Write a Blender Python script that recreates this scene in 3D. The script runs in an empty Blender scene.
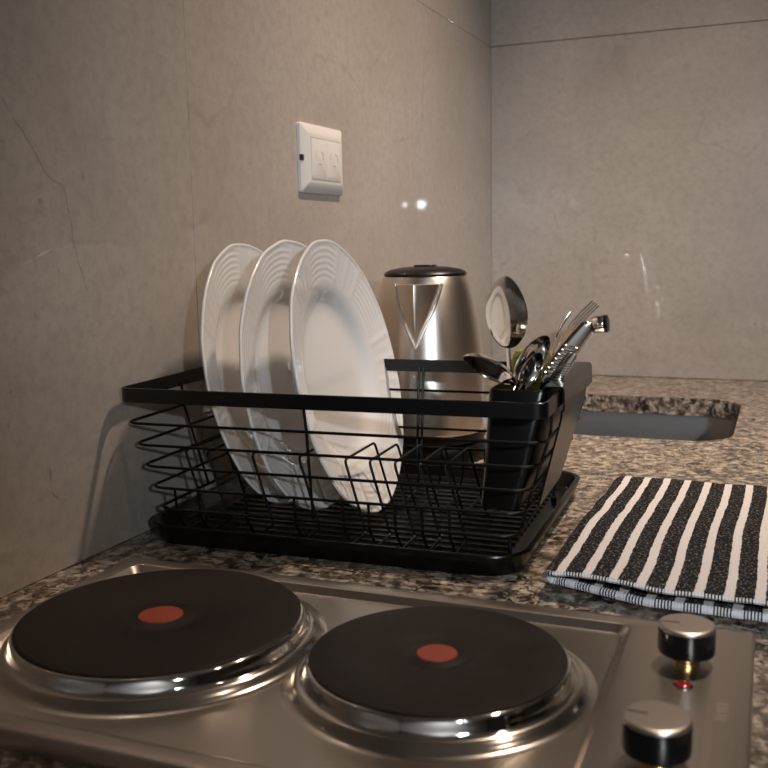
import bpy, math, random
from mathutils import Vector, Matrix, noise as mnoise

random.seed(7)
sc = bpy.context.scene
COL = sc.collection

# ------------------------------------------------------------------ camera
# x: away from the left wall, y: depth along the left wall, z: up (countertop = 0)
F_PX = 969.92
CAM = Vector((0.5175, 0.0, 0.25))
ROT = Matrix(((0.92450572, -0.03754338, 0.37931473),
              (0.38069711, 0.14040562, -0.9139781),
              (-0.01894409, 0.98938201, 0.14409845)))
cam_data = bpy.data.cameras.new('camera')
cam = bpy.data.objects.new('camera', cam_data)
COL.objects.link(cam)
cam.matrix_world = Matrix.Translation(CAM) @ ROT.to_4x4()
cam_data.sensor_width = 36.0
cam_data.lens = F_PX / 768.0 * 36.0
cam_data.clip_start = 0.01
cam_data.dof.use_dof = True
cam_data.dof.focus_distance = 0.86
cam_data.dof.aperture_fstop = 12.0
sc.camera = cam

def at_y(px, py, y):
    """point where the ray through a photo pixel meets depth y"""
    d = ROT @ Vector((px - 384.0, 384.0 - py, -F_PX))
    return CAM + d * ((y - CAM.y) / d.y)

def at_x(px, py, x):
    d = ROT @ Vector((px - 384.0, 384.0 - py, -F_PX))
    return CAM + d * ((x - CAM.x) / d.x)

# ------------------------------------------------------------------ world, lights, exposure
world = bpy.data.worlds.new('world')
sc.world = world
world.use_nodes = True
world.node_tree.nodes['Background'].inputs[0].default_value = (0.9, 0.95, 1.0, 1)
world.node_tree.nodes['Background'].inputs[1].default_value = 0.02

def area_light(name, loc, target, size, power, color, spread=180):
    l = bpy.data.lights.new(name, 'AREA')
    l.shape = 'DISK'
    l.size = size
    l.energy = power
    l.color = color
    l.spread = math.radians(spread)
    o = bpy.data.objects.new(name, l)
    o.location = loc
    o.rotation_euler = (Vector(target) - Vector(loc)).to_track_quat('-Z', 'Y').to_euler()
    COL.objects.link(o)
    return o

WARM = (1.0, 0.80, 0.64)
area_light('downlight_and_fill_glow', (0.62, 1.22, 1.52), (0.30, 1.22, 0.0), 0.09, 5.6, WARM, 70)
area_light('downlight_and_fill_glow', (1.45, 0.40, 1.52), (1.35, 0.45, 0.0), 0.09, 1.8, WARM, 130)
area_light('downlight_and_fill_glow', (1.30, -1.05, 1.52), (1.30, -1.25, 0.0), 0.09, 12.0, (0.93, 0.96, 1.0), 110)  # added fill behind the camera, brightens wall_front for cool reflections in the chrome
# small cool lamp standing to the right of the photographer (mirrored by both polished walls)
for px, py, size, power in ((421.5, 204.5, 0.034, 1.15), (405.0, 205.0, 0.016, 0.20)):
    q = at_y(px, py, 2 * 1.79 + 0.235)          # seen through the mirror images of both walls
    area_light('camera_lamp_glow', (-q.x, -0.235, q.z), (0.14, 1.60, 0.20), size, power, (0.84, 0.92, 1.0), 58)

vs = sc.view_settings
vs.view_transform = 'Standard'
vs.look = 'None'
vs.gamma = 1.0
vs.use_curve_mapping = False
vs.exposure = -0.06

# ------------------------------------------------------------------ object helpers
def tag(o, label=None, cat=None, group=None, kind=None):
    if label: o['label'] = label
    if cat: o['category'] = cat
    if group: o['group'] = group
    if kind: o['kind'] = kind
    return o

def empty(name, loc=(0, 0, 0), rz=0.0):
    o = bpy.data.objects.new(name, None)
    o.empty_display_size = 0.02
    o.location = loc
    o.rotation_euler = (0, 0, rz)
    COL.objects.link(o)
    return o

def obj(name, vf, mat, parent=None, smooth=True, loc=None, angle=None, uv=None):
    verts, faces = vf
    me = bpy.data.meshes.new(name)
    me.from_pydata([tuple(v) for v in verts], [], faces)
    me.validate()
    if smooth:
        me.polygons.foreach_set('use_smooth', [True] * len(me.polygons))
        me.set_sharp_from_angle(angle=math.radians(angle if angle else 38))
    if uv:
        lay = me.uv_layers.new(name='UVMap')
        for lp in me.loops:
            lay.data[lp.index].uv = uv[lp.vertex_index]
    me.update()
    o = bpy.data.objects.new(name, me)
    if mat: me.materials.append(mat)
    COL.objects.link(o)
    if parent: o.parent = parent
    if loc is not None: o.location = loc
    return o

def link_copy(o, parent, loc=None):
    c = o.copy()
    COL.objects.link(c)
    c.parent = parent
    if loc is not None: c.location = loc
    return c

def join(*parts):
    V, Fc = [], []
    for v, f in parts:
        k = len(V)
        V += [tuple(p) for p in v]
        Fc += [tuple(i + k for i in q) for q in f]
    return V, Fc

def xf(vf, m):
    return [m @ Vector(v) for v in vf[0]], vf[1]

def shift(vf, d):
    return xf(vf, Matrix.Translation(d))

def loft(rings, cap0=True, cap1=True, closed_v=False):
    n = len(rings[0]); V = [p for r in rings for p in r]; Fc = []
    m = len(rings)
    for i in range(m if closed_v else m - 1):
        a, b = i * n, ((i + 1) % m) * n
        for j in range(n):
            k = (j + 1) % n
            Fc.append((a + j, a + k, b + k, b + j))
    if not closed_v:
        if cap0: Fc.append(tuple(reversed(range(n))))
        if cap1: Fc.append(tuple(range((m - 1) * n, m * n)))
    return V, Fc

def rrect(hx, hy, r, z=0.0, n=6, cx=0.0, cy=0.0):
    pts = []
    for sx, sy, a0 in ((1, 1, 0), (-1, 1, 90), (-1, -1, 180), (1, -1, 270)):
        for i in range(n + 1):
            a = math.radians(a0 + 90.0 * i / n)
            pts.append((cx + sx * (hx - r) + r * math.cos(a), cy + sy * (hy - r) + r * math.sin(a), z))
    return pts

def rbox(hx, hy, z0, z1, r=0.004, b=0.001, n=4, cx=0, cy=0):
    b2 = b * 0.3
    return loft([rrect(hx - b, hy - b, max(r - b, 1e-4), z0, n, cx, cy), rrect(hx - b2, hy - b2, r, z0 + b2, n, cx, cy),
                 rrect(hx, hy, r, z0 + b, n, cx, cy),
                 rrect(hx, hy, r, z1 - b, n, cx, cy), rrect(hx - b2, hy - b2, r, z1 - b2, n, cx, cy),
                 rrect(hx - b, hy - b, max(r - b, 1e-4), z1, n, cx, cy)])

def box(x0, x1, y0, y1, z0, z1):
    V = [(x0, y0, z0), (x1, y0, z0), (x1, y1, z0), (x0, y1, z0), (x0, y0, z1), (x1, y0, z1), (x1, y1, z1), (x0, y1, z1)]
    return V, [(3, 2, 1, 0), (4, 5, 6, 7), (0, 1, 5, 4), (1, 2, 6, 5), (2, 3, 7, 6), (3, 0, 4, 7)]

def lathe(prof, seg=64, cx=0, cy=0, z=0, cap0=True, cap1=True):
    rings = []
    for r, h in prof:
        r = max(r, 1e-5)
        rings.append([(cx + r * math.cos(2 * math.pi * j / seg), cy + r * math.sin(2 * math.pi * j / seg), z + h) for j in range(seg)])
    return loft(rings, cap0, cap1)

def tube(pts, r, seg=8, closed=False, rad=None, flat=1.0, up=None):
    P = [Vector(p) for p in pts]; n = len(P)
    rings = []; prev = None
    for i in range(n):
        if closed: t = P[(i + 1) % n] - P[i - 1]
        else: t = P[min(i + 1, n - 1)] - P[max(i - 1, 0)]
        t.normalize()
        if prev is None:
            a = Vector(up) if up else (Vector((0, 0, 1)) if abs(t.z) < 0.9 else Vector((1, 0, 0)))
            u = (a - t * a.dot(t)).normalized()
        else:
            u = (prev - t * prev.dot(t)).normalized()
        prev = u
        v = t.cross(u)
        rr = rad[i] if rad else r
        rings.append([P[i] + u * (rr * flat * math.cos(2 * math.pi * j / seg)) + v * (rr * math.sin(2 * math.pi * j / seg)) for j in range(seg)])
    return loft(rings, True, True, closed_v=closed)

def fillet(pts, r, n=4):
    P = [Vector(p) for p in pts]; out = [P[0]]
    for i in range(1, len(P) - 1):
        d1 = P[i - 1] - P[i]; d2 = P[i + 1] - P[i]
        q = min(r, d1.length * 0.45, d2.length * 0.45)
        a = P[i] + d1.normalized() * q; b = P[i] + d2.normalized() * q
        for k in range(n + 1):
            t = k / n
            out.append(a * (1 - t) ** 2 + P[i] * (2 * t * (1 - t)) + b * t ** 2)
    out.append(P[-1])
    return out

# ------------------------------------------------------------------ materials
MATS = {}
class NT:
    def __init__(s, name):
        m = bpy.data.materials.new(name); m.use_nodes = True
        s.m = m; s.t = m.node_tree; s.n = s.t.nodes
        s.b = s.n['Principled BSDF']; MATS[name] = m
    def node(s, typ, **kw):
        x = s.n.new(typ)
        for k, v in kw.items(): setattr(x, k, v)
        return x
    def link(s, a, b): s.t.links.new(a, b)
    def set(s, **kw):
        for k, v in kw.items():
            i = s.b.inputs[k.replace('_', ' ')]
            i.default_value = (*v, 1) if isinstance(v, tuple) and len(v) == 3 else v
        return s
    def math(s, op, a, b=None, clamp=False):
        x = s.node('ShaderNodeMath', operation=op, use_clamp=clamp)
        for i, v in enumerate((a, b)):
            if v is None: continue
            if isinstance(v, (int, float)): x.inputs[i].default_value = v
            else: s.link(v, x.inputs[i])
        return x.outputs[0]
    def coord(s, kind='Object', scale=(1, 1, 1)):
        tc = s.node('ShaderNodeTexCoord'); mp = s.node('ShaderNodeMapping')
        mp.inputs['Scale'].default_value = scale
        s.link(tc.outputs[kind], mp.inputs['Vector'])
        return mp.outputs[0]
    def noise(s, vec, scale, detail=4, rough=0.55, distort=0.0):
        x = s.node('ShaderNodeTexNoise')
        x.inputs['Scale'].default_value = scale; x.inputs['Detail'].default_value = detail
        x.inputs['Roughness'].default_value = rough; x.inputs['Distortion'].default_value = distort
        if vec: s.link(vec, x.inputs['Vector'])
        return x.outputs['Fac']
    def ramp(s, fac, stops, interp='LINEAR'):
        x = s.node('ShaderNodeValToRGB'); cr = x.color_ramp; cr.interpolation = interp
        while len(cr.elements) < len(stops): cr.elements.new(0.5)
        for e, (p, c) in zip(cr.elements, stops):
            e.position = p; e.color = (*c, 1) if isinstance(c, tuple) else (c, c, c, 1)
        s.link(fac, x.inputs[0])
        return x.outputs[0]
    def mix(s, fac, a, b, mode='MIX'):
        x = s.node('ShaderNodeMix', data_type='RGBA', blend_type=mode)
        for i, v in ((0, fac), (6, a), (7, b)):
            if isinstance(v, (int, float)): x.inputs[i].default_value = v
            elif isinstance(v, tuple): x.inputs[i].default_value = (*v, 1)
            else: s.link(v, x.inputs[i])
        return x.outputs[2]
    def bump(s, h, strength=0.2, dist=0.001):
        x = s.node('ShaderNodeBump'); x.inputs['Strength'].default_value = strength; x.inputs['Distance'].default_value = dist
        s.link(h, x.inputs['Height']); s.link(x.outputs[0], s.b.inputs['Normal'])

def plain(name, col, rough=0.5, metal=0.0, coat=0.0, coat_rough=0.05, spec=0.5, vary=0.0, vscale=40):
    t = NT(name).set(Base_Color=col, Roughness=rough, Metallic=metal, Coat_Weight=coat, Coat_Roughness=coat_rough, Specular_IOR_Level=spec)
    if vary:
        f = t.noise(t.coord(), vscale, 4)
        t.link(t.mix(f, tuple(c * (1 - vary) for c in col), tuple(min(1, c * (1 + vary)) for c in col)), t.b.inputs['Base Color'])
        t.link(t.ramp(f, [(0.3, rough * 0.85), (0.7, min(1, rough * 1.15))]), t.b.inputs['Roughness'])
    return t.m

def make_tile(name, veins=None):
    t = NT(name)
    v = t.coord()
    big = t.noise(v, 3.0, 6, 0.62, 0.4)
    fine = t.noise(v, 85.0, 6, 0.7)
    c1 = t.ramp(big, [(0.30, (0.365, 0.312, 0.268)), (0.52, (0.435, 0.378, 0.328)), (0.72, (0.485, 0.428, 0.375))])
    c2 = t.mix(t.ramp(fine, [(0.44, 0.0), (0.70, 0.6)]), c1, (0.31, 0.266, 0.228))
    scr = t.noise(v, 210, 6, 0.75, 0.4)
    c2 = t.mix(t.ramp(scr, [(0.60, 0.0), (0.74, 0.35)]), c2, (0.58, 0.53, 0.48))
    c2 = t.mix(t.ramp(scr, [(0.28, 0.4), (0.42, 0.0)]), c2, (0.25, 0.21, 0.175))
    # wandering hairline veins, broken up by a mask
    wob = t.node('ShaderNodeTexNoise'); wob.inputs['Scale'].default_value = 9; wob.inputs['Detail'].default_value = 5
    t.link(v, wob.inputs['Vector'])
    add = t.node('ShaderNodeVectorMath', operation='MULTIPLY_ADD')
    t.link(wob.outputs['Color'], add.inputs[0]); add.inputs[1].default_value = (0.11, 0.11, 0.11); t.link(v, add.inputs[2])
    vo = t.node('ShaderNodeTexVoronoi', feature='DISTANCE_TO_EDGE'); vo.inputs['Scale'].default_value = 4.2
    t.link(add.outputs[0], vo.inputs['Vector'])
    line = t.ramp(vo.outputs['Distance'], [(0.0, 1.0), (0.018, 0.0)])
    msk = t.ramp(t.noise(v, 5.5, 3), [(0.48, 0.0), (0.66, 0.42)])
    c3 = t.mix(t.math('MULTIPLY', line, msk), c2, (0.24, 0.20, 0.165))
    # pits
    pit = t.node('ShaderNodeTexVoronoi'); pit.inputs['Scale'].default_value = 55
    t.link(add.outputs[0], pit.inputs['Vector'])
    pm = t.math('MULTIPLY', t.ramp(pit.outputs['Distance'], [(0.07, 1.0), (0.16, 0.0)]), t.ramp(t.noise(v, 14, 2), [(0.56, 0.0), (0.66, 0.6)]))
    c4 = t.mix(pm, c3, (0.2, 0.165, 0.14))
    if veins:
        best = None
        wb = t.node('ShaderNodeTexNoise'); wb.inputs['Scale'].default_value = 60; wb.inputs['Detail'].default_value = 3
        t.link(v, wb.inputs['Vector'])
        ad2 = t.node('ShaderNodeVectorMath', operation='MULTIPLY_ADD')
        t.link(wb.outputs['Color'], ad2.inputs[0]); ad2.inputs[1].default_value = (0.006, 0.006, 0.006); t.link(v, ad2.inputs[2])
        sub0 = t.node('ShaderNodeVectorMath', operation='SUBTRACT'); t.link(ad2.outputs[0], sub0.inputs[0]); sub0.inputs[1].default_value = (0.003, 0.003, 0.003)
        p = sub0.outputs[0]
        for pl in veins:
            for a, b in zip(pl, pl[1:]):
                ba = Vector(b) - Vector(a)
                pa = t.node('ShaderNodeVectorMath', operation='SUBTRACT'); t.link(p, pa.inputs[0]); pa.inputs[1].default_value = a
                dt = t.node('ShaderNodeVectorMath', operation='DOT_PRODUCT'); t.link(pa.outputs[0], dt.inputs[0]); dt.inputs[1].default_value = ba / ba.length_squared
                h = t.math('ADD', dt.outputs['Value'], 0.0, clamp=True)
                sc_ = t.node('ShaderNodeVectorMath', operation='SCALE'); sc_.inputs[0].default_value = ba; t.link(h, sc_.inputs['Scale'])
                df = t.node('ShaderNodeVectorMath', operation='DISTANCE'); t.link(pa.outputs[0], df.inputs[0]); t.link(sc_.outputs[0], df.inputs[1])
                best = df.outputs['Value'] if best is None else t.math('MINIMUM', best, df.outputs['Value'])
        fac = t.math('MULTIPLY', t.ramp(t.math('MULTIPLY', best, 300.0), [(0.04, 0.62), (0.40, 0.0)]), t.ramp(t.noise(v, 16, 2), [(0.35, 0.45), (0.6, 1.0)]))
        c4 = t.mix(fac, c4, (0.15, 0.12, 0.10))
    t.link(c4, t.b.inputs['Base Color'])
    t.set(Roughness=0.42, Coat_Weight=1.0, Coat_Roughness=0.014, Coat_IOR=1.6)
    t.bump(t.noise(v, 70, 4), 0.05, 0.0006)
    return t.m

VEIN_L = [[tuple(at_x(px, py, 0.0)) for px, py in q] for q in (
    [(2, 98), (12, 116), (24, 133), (38, 160), (50, 178), (63, 188), (67, 205), (71, 228), (77, 258), (88, 290)],
    [(50, 470), (53, 492), (58, 500)])]
make_tile('tile')
make_tile('tile_veined', VEIN_L)
plain('grout', (0.30, 0.25, 0.205), 0.85, vary=0.15)
plain('plaster', (0.16, 0.145, 0.13), 0.8, vary=0.06)
plain('white_paint', (0.62, 0.62, 0.61), 0.7, vary=0.04)
plain('ceiling_paint', (0.62, 0.62, 0.61), 0.8, vary=0.03)
plain('floor_vinyl', (0.2, 0.16, 0.13), 0.5, vary=0.2, vscale=8)
plain('cabinet_board', (0.09, 0.07, 0.06), 0.45, vary=0.1)

def make_granite():
    t = NT('granite')
    v = t.coord('Object', (1.0, 1.0, 1.0))
    wob = t.node('ShaderNodeTexNoise'); wob.inputs['Scale'].default_value = 70; wob.inputs['Detail'].default_value = 4
    t.link(v, wob.inputs['Vector'])
    add = t.node('ShaderNodeVectorMath', operation='MULTIPLY_ADD')
    t.link(wob.outputs['Color'], add.inputs[0]); add.inputs[1].default_value = (0.014, 0.014, 0.014); t.link(v, add.inputs[2])
    p = add.outputs[0]
    big = t.noise(p, 95, 3, 0.6)
    base = t.ramp(big, [(0.32, (0.055, 0.036, 0.025)), (0.43, (0.135, 0.098, 0.068)), (0.50, (0.27, 0.21, 0.15)), (0.62, (0.54, 0.455, 0.365)), (0.8, (0.17, 0.145, 0.12))])
    vo = t.node('ShaderNodeTexVoronoi'); vo.inputs['Scale'].default_value = 190; t.link(p, vo.inputs['Vector'])
    cell = t.ramp(t.node('ShaderNodeSeparateColor').outputs[0], [(0, 0.0), (1, 1.0)])
    sp = [n for n in t.n if n.bl_idname == 'ShaderNodeSeparateColor'][0]
    t.link(vo.outputs['Color'], sp.inputs[0])
    base = t.mix(t.ramp(cell, [(0.72, 0.0), (0.74, 0.55)], 'LINEAR'), base, (0.12, 0.095, 0.08))
    base = t.mix(t.ramp(cell, [(0.16, 0.5), (0.18, 0.0)]), base, (0.48, 0.42, 0.355))
    dark = t.ramp(t.noise(p, 120, 4, 0.62, 0.9), [(0.508, 0.0), (0.535, 1.0)])
    dark2 = t.ramp(t.noise(v, 26, 2), [(0.38, 0.35), (0.58, 1.0)])
    base = t.mix(t.math('MULTIPLY', dark, dark2), base, (0.018, 0.015, 0.014))
    t.link(base, t.b.inputs['Base Color'])
    t.set(Roughness=0.28, Coat_Weight=0.3, Coat_Roughness=0.08)
    return t.m
make_granite()

def make_brushed(name, col, rough, aniso, scale, axis_radial=False, bump=0.04):
    t = NT(name).set(Base_Color=col, Metallic=1.0, Roughness=rough, Anisotropic=aniso, Anisotropic_Rotation=0.25 if aniso else 0.0)
    v = t.coord('Object', scale)
    n = t.noise(v, 1.0, 4, 0.7)
    t.link(t.mix(n, tuple(c * 0.95 for c in col), col), t.b.inputs['Base Color'])
    t.link(t.ramp(n, [(0.25, rough * 0.95), (0.75, rough * 1.06)]), t.b.inputs['Roughness'])
    tg = t.node('ShaderNodeTangent', direction_type='RADIAL', axis='Z')
    t.link(tg.outputs[0], t.b.inputs['Tangent'])
    if bump: t.bump(n, bump, 0.0002)
    return t.m
make_brushed('hob_steel', (0.56, 0.50, 0.44), 0.30, 0.0, (700, 6, 6), bump=0.0)
make_brushed('kettle_steel', (0.76, 0.69, 0.62), 0.32, 0.62, (2, 2, 300), bump=0.0)
make_brushed('sink_steel', (0.25, 0.245, 0.24), 0.33, 0.0, (10, 300, 300))
plain('collar_steel', (0.62, 0.57, 0.51), 0.18, 1.0)
plain('chrome', (0.80, 0.77, 0.74), 0.07, 1.0)
plain('cutlery_steel', (0.78, 0.74, 0.69), 0.10, 1.0)
plain('cap_steel', (0.62, 0.56, 0.50), 0.34, 1.0)
plain('brass', (0.75, 0.55, 0.24), 0.25, 1.0)
plain('black_wire', (0.0022, 0.002, 0.002), 0.40, spec=0.18)
plain('black_band', (0.0025, 0.0025, 0.0028), 0.26, spec=0.45)
plain('black_plastic', (0.0022, 0.002, 0.0019), 0.30, spec=0.28)
plain('knob_plastic', (0.005, 0.005, 0.0055), 0.16, spec=0.4)
plain('lid_plastic', (0.006, 0.005, 0.0045), 0.36, spec=0.25)
plain('socket_plastic', (0.72, 0.69, 0.65), 0.35)
plain('socket_shade', (0.50, 0.475, 0.44), 0.5)
plain('socket_hole', (0.02, 0.02, 0.02), 0.6)
plain('red_lens', (0.30, 0.012, 0.010), 0.08, coat=1.0)
plain('engraving', (0.47, 0.43, 0.38), 0.38, 0.9)

t = NT('cast_iron').set(Roughness=0.5, Specular_IOR_Level=0.2)
v = t.coord()
n1 = t.noise(v, 900, 3, 0.6); n2 = t.noise(v, 22, 4, 0.6, 1.5)
t.link(t.mix(n2, (0.0075, 0.0045, 0.0034), (0.019, 0.0125, 0.0098)), t.b.inputs['Base Color'])
t.link(t.ramp(n2, [(0.3, 0.42), (0.7, 0.58)]), t.b.inputs['Roughness'])
t.bump(n1, 0.25, 0.0004)

plain('red_paint', (0.29, 0.042, 0.015), 0.55, vary=0.25, vscale=120)

t = NT('porcelain').set(Base_Color=(0.74, 0.715, 0.69), Roughness=0.22, Coat_Weight=0.6, Coat_Roughness=0.04, Subsurface_Weight=0.0)

t = NT('sponge').set(Roughness=0.95)
v = t.coord(); n1 = t.noise(v, 260, 4, 0.7)
t.link(t.ramp(n1, [(0.3, (0.05, 0.07, 0.012)), (0.5, (0.16, 0.19, 0.035)), (0.72, (0.30, 0.32, 0.09))]), t.b.inputs['Base Color'])
t.bump(n1, 0.9, 0.002)

def make_towel(name, hem=False):
    t = NT(name).set(Roughness=0.95, Sheen_Weight=0.03, Sheen_Roughness=0.5, Specular_IOR_Level=0.1)
    uv = t.node('ShaderNodeUVMap').outputs[0]
    sep = t.node('ShaderNodeSeparateXYZ'); t.link(uv, sep.inputs[0])
    nz = t.noise(uv, 130, 3, 0.6)
    lo = t.noise(uv, 18, 2)
    u = t.math('ADD', sep.outputs[0], t.math('MULTIPLY', t.math('SUBTRACT', nz, 0.5), 0.0022))
    u = t.math('ADD', u, t.math('MULTIPLY', t.math('SUBTRACT', lo, 0.5), 0.0018))
    fr = t.math('FRACT', t.math('DIVIDE', u, 0.0187))
    stripe = t.math('LESS_THAN', t.math('ABSOLUTE', t.math('SUBTRACT', fr, 0.5)), 0.170)
    fib = t.noise(uv, 520, 2, 0.5)
    rows = t.node('ShaderNodeTexWave', bands_direction='Y'); rows.inputs['Scale'].default_value = 130; rows.inputs['Distortion'].default_value = 3.0
    rows.inputs['Detail'].default_value = 2; rows.inputs['Detail Scale'].default_value = 4
    t.link(uv, rows.inputs['Vector'])
    blk = t.mix(t.math('MULTIPLY', t.ramp(fib, [(0.55, 0.0), (0.66, 1.0)]), t.ramp(rows.outputs['Fac'], [(0.2, 0.35), (0.9, 1.0)])), (0.0065, 0.006, 0.006), (0.30, 0.27, 0.25))
    wht = t.mix(fib, (0.55, 0.50, 0.47), (0.80, 0.745, 0.71))
    c = t.mix(stripe, blk, wht)
    if hem:
        hatch = t.node('ShaderNodeTexWave', bands_direction='X'); hatch.inputs['Scale'].default_value = 150
        hatch.inputs['Distortion'].default_value = 0.6
        t.link(uv, hatch.inputs['Vector'])
        hm = t.ramp(hatch.outputs['Fac'], [(0.42, 0.0), (0.58, 1.0)])
        hm2 = t.math('MAXIMUM', hm, t.math('MULTIPLY', stripe, 0.85))
        c = t.mix(hm2, (0.015, 0.015, 0.016), (0.80, 0.80, 0.82))
    t.link(c, t.b.inputs['Base Color'])
    t.bump(t.math('ADD', fib, t.math('MULTIPLY', rows.outputs['Fac'], 0.5)), 0.7, 0.0016)
    return t.m
make_towel('towel'); make_towel('towel_hem', True)

M = MATS

# ------------------------------------------------------------------ the room
YB = 1.79
TILE_H = 0.602
XR, YF, ZF, ZC = 3.6, -1.6, -0.90, 1.56
wl = tag(obj('wall_left', box(-0.06, -0.008, YF, YB + 0.06, ZF, ZC), M['grout'], smooth=False), kind='structure')
wb = tag(obj('wall_back', box(-0.008, XR, YB + 0.008, YB + 0.06, ZF, ZC), M['grout'], smooth=False), kind='structure')
tag(obj('wall_right', box(XR, XR + 0.06, YF, YB + 0.06, ZF, ZC), M['plaster'], smooth=False), kind='structure')
tag(obj('wall_front', box(-0.06, XR + 0.06, YF - 0.06, YF, ZF, ZC), M['white_paint'], smooth=False), kind='structure')
tag(obj('floor', box(-0.06, XR + 0.06, YF - 0.06, YB + 0.06, ZF - 0.05, ZF), M['floor_vinyl'], smooth=False), kind='structure')
tag(obj('ceiling', box(-0.06, XR + 0.06, YF - 0.06, YB + 0.06, ZC, ZC + 0.05), M['ceiling_paint'], smooth=False), kind='structure')

def slab(a0, a1, z0, z1, axis, g=0.0004, b=0.0005):
    """tile with eased edges; axis 'x' = lies on the left wall, face at x=0"""
    rings = []
    a0 += g; a1 -= g; z0 += g; z1 -= g
    for d, ins in ((0.0085, 0.0), (b, 0.0), (b * 0.3, b * 0.3), (0.0, b)):
        loop = [(a0 + ins, z0 + ins), (a1 - ins, z0 + ins), (a1 - ins, z1 - ins), (a0 + ins, z1 - ins)]
        if axis == 'x': rings.append([(-d, p, q) for p, q in loop])
        else: rings.append([(p, YB + d, q) for p, q in reversed(loop)])
    return loft(rings, True, True)

ys = [YF + 0.01, -0.942, -0.365, 0.211, 0.7872, 1.3645, YB + 0.0003]
rows = [(0.0, TILE_H), (TILE_H, 2 * TILE_H), (2 * TILE_H, ZC)]
for i in range(len(ys) - 1):
    for k, (z0, z1) in enumerate(rows):
        obj('tile', slab(ys[i], ys[i + 1], z0, z1, 'x', 0.00025), M['tile_veined' if (k == 0 and i in (3,)) else 'tile'], wl, smooth=False)
xs = [-0.0007, 0.60, 1.20, 1.80, 2.40, 3.0, XR]
for i in range(len(xs) - 1):
    for z0, z1 in rows:
        obj('tile', slab(xs[i], xs[i + 1], z0, z1, 'y', 0.0007), M['tile'], wb, smooth=False)

# ------------------------------------------------------------------ countertop with a cut-out for the sink
import bmesh
SX0, SX1, SY0, SY1, SR = 0.13, 0.463, 1.232, 1.565, 0.055
def make_counter():
    bm = bmesh.new()
    CX1, CY0, CY1, T = 0.66, -0.6, YB, -0.027
    outer = [(0.0, CY0), (CX1, CY0), (CX1, CY1), (0.0, CY1)]
    inner = [(p[0], p[1]) for p in rrect((SX1 - SX0) / 2, (SY1 - SY0) / 2, SR, 0, 8, (SX0 + SX1) / 2, (SY0 + SY1) / 2)]
    ed = []
    def loop(pts):
        vs_ = [bm.verts.new((x, y, 0)) for x, y in pts]
        for i in range(len(vs_)): ed.append(bm.edges.new((vs_[i], vs_[(i + 1) % len(vs_)])))
    loop(outer); loop(inner)
    bmesh.ops.triangle_fill(bm, use_beauty=True, use_dissolve=False, edges=ed)
    for f in bm.faces:
        if f.normal.z < 0: f.normal_flip()
    top = list(bm.faces)
    r = bmesh.ops.extrude_face_region(bm, geom=top)
    for v_ in r['geom']:
        if isinstance(v_, bmesh.types.BMVert): v_.co.z = T
    # extruded copies face up: the originals stay as the top
    bmesh.ops.recalc_face_normals(bm, faces=list(bm.faces))
    me = bpy.data.meshes.new('countertop'); bm.to_mesh(me); bm.free()
    me.materials.append(M['granite'])
    o = bpy.data.objects.new('countertop', me); COL.objects.link(o)
    return o
tag(make_counter(), 'speckled brown and black granite countertop along the tiled wall', 'countertop')

cab = tag(empty('base_cabinet', (0.0, 0.0, ZF)), 'dark base cabinet underneath the granite countertop', 'cabinet')
obj('body', box(0.0, 0.60, -0.6, 1.20, 0.0, 0.872), M['cabinet_board'], cab, smooth=False)
for k in range(3):
    d = obj('door', box(0.60, 0.618, -0.597 + k * 0.6, -0.003 + k * 0.6, 0.1, 0.868), M['cabinet_board'], cab, smooth=False)
    obj('handle', tube([(0.618, -0.1 + k * 0.6, 0.70), (0.640, -0.1 + k * 0.6, 0.70), (0.640, -0.1 + k * 0.6, 0.84), (0.618, -0.1 + k * 0.6, 0.84)], 0.004), M['chrome'], d)

# sink basin
sk = tag(empty('sink', ((SX0 + SX1) / 2, (SY0 + SY1) / 2, -0.19)), 'undermounted grey steel sink bowl set into the granite', 'sink')
hx, hy = (SX1 - SX0) / 2, (SY1 - SY0) / 2
Z = 0.19
rings = [rrect(hx + 0.015, hy + 0.015, SR + 0.01, Z - 0.0275, 8), rrect(hx + 0.003, hy + 0.003, SR, Z - 0.0275, 8),
         rrect(hx + 0.002, hy + 0.002, SR, Z - 0.030, 8), rrect(hx - 0.004, hy - 0.004, SR, Z - 0.10, 8), rrect(hx - 0.008, hy - 0.008, SR, 0.03, 8),
         rrect(hx - 0.018, hy - 0.018, SR * 0.8, 0.010, 8), rrect(hx - 0.04, hy - 0.04, SR * 0.6, 0.004, 8), rrect(0.03, 0.03, 0.0299, 0.001, 8)]
obj('bowl', loft(rings, False, True), M['sink_steel'], sk)
obj('drain', lathe([(0.0, 0.002), (0.012, 0.002), (0.014, 0.005), (0.026, 0.0055), (0.029, 0.003)], 32), M['chrome'], sk)

# tap to the left of the sink, hidden for the most part behind the cutlery
tip = at_y(607, 325.5, 1.42)
elbow = at_y(548, 384, 1.42)
TB = Vector((elbow.x - 0.006, 1.42, 0.0))
tp = tag(empty('kitchen_tap', TB), 'chrome kitchen tap reaching over the sink behind the cutlery', 'tap')
obj('base', lathe([(0.022, 0.0), (0.023, 0.003), (0.020, 0.008), (0.015, 0.012), (0.014, 0.030), (0.012, 0.036), (0.0, 0.037)], 40), M['chrome'], tp)
tl = tip - TB; el = elbow - TB
dirn = (tl - el).normalized()
obj('spout', tube(fillet([(0, 0, 0.02), tuple(el), tuple(tl + Vector((-0.030, 0, -0.010))), tuple(tl + Vector((-0.014, 0, 0.0)))], 0.012, 6), 0.0062, 16), M['chrome'], tp)
ax = Matrix.Translation(tl + Vector((-0.022, 0, 0.0006))) @ Matrix.Rotation(math.radians(84), 4, 'Y')
obj('nozzle', xf(lathe([(0.0, 0.0), (0.0105, 0.0), (0.0126, 0.003), (0.0130, 0.016), (0.0122, 0.0185)], 32), ax), M['chrome'], tp)
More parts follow.
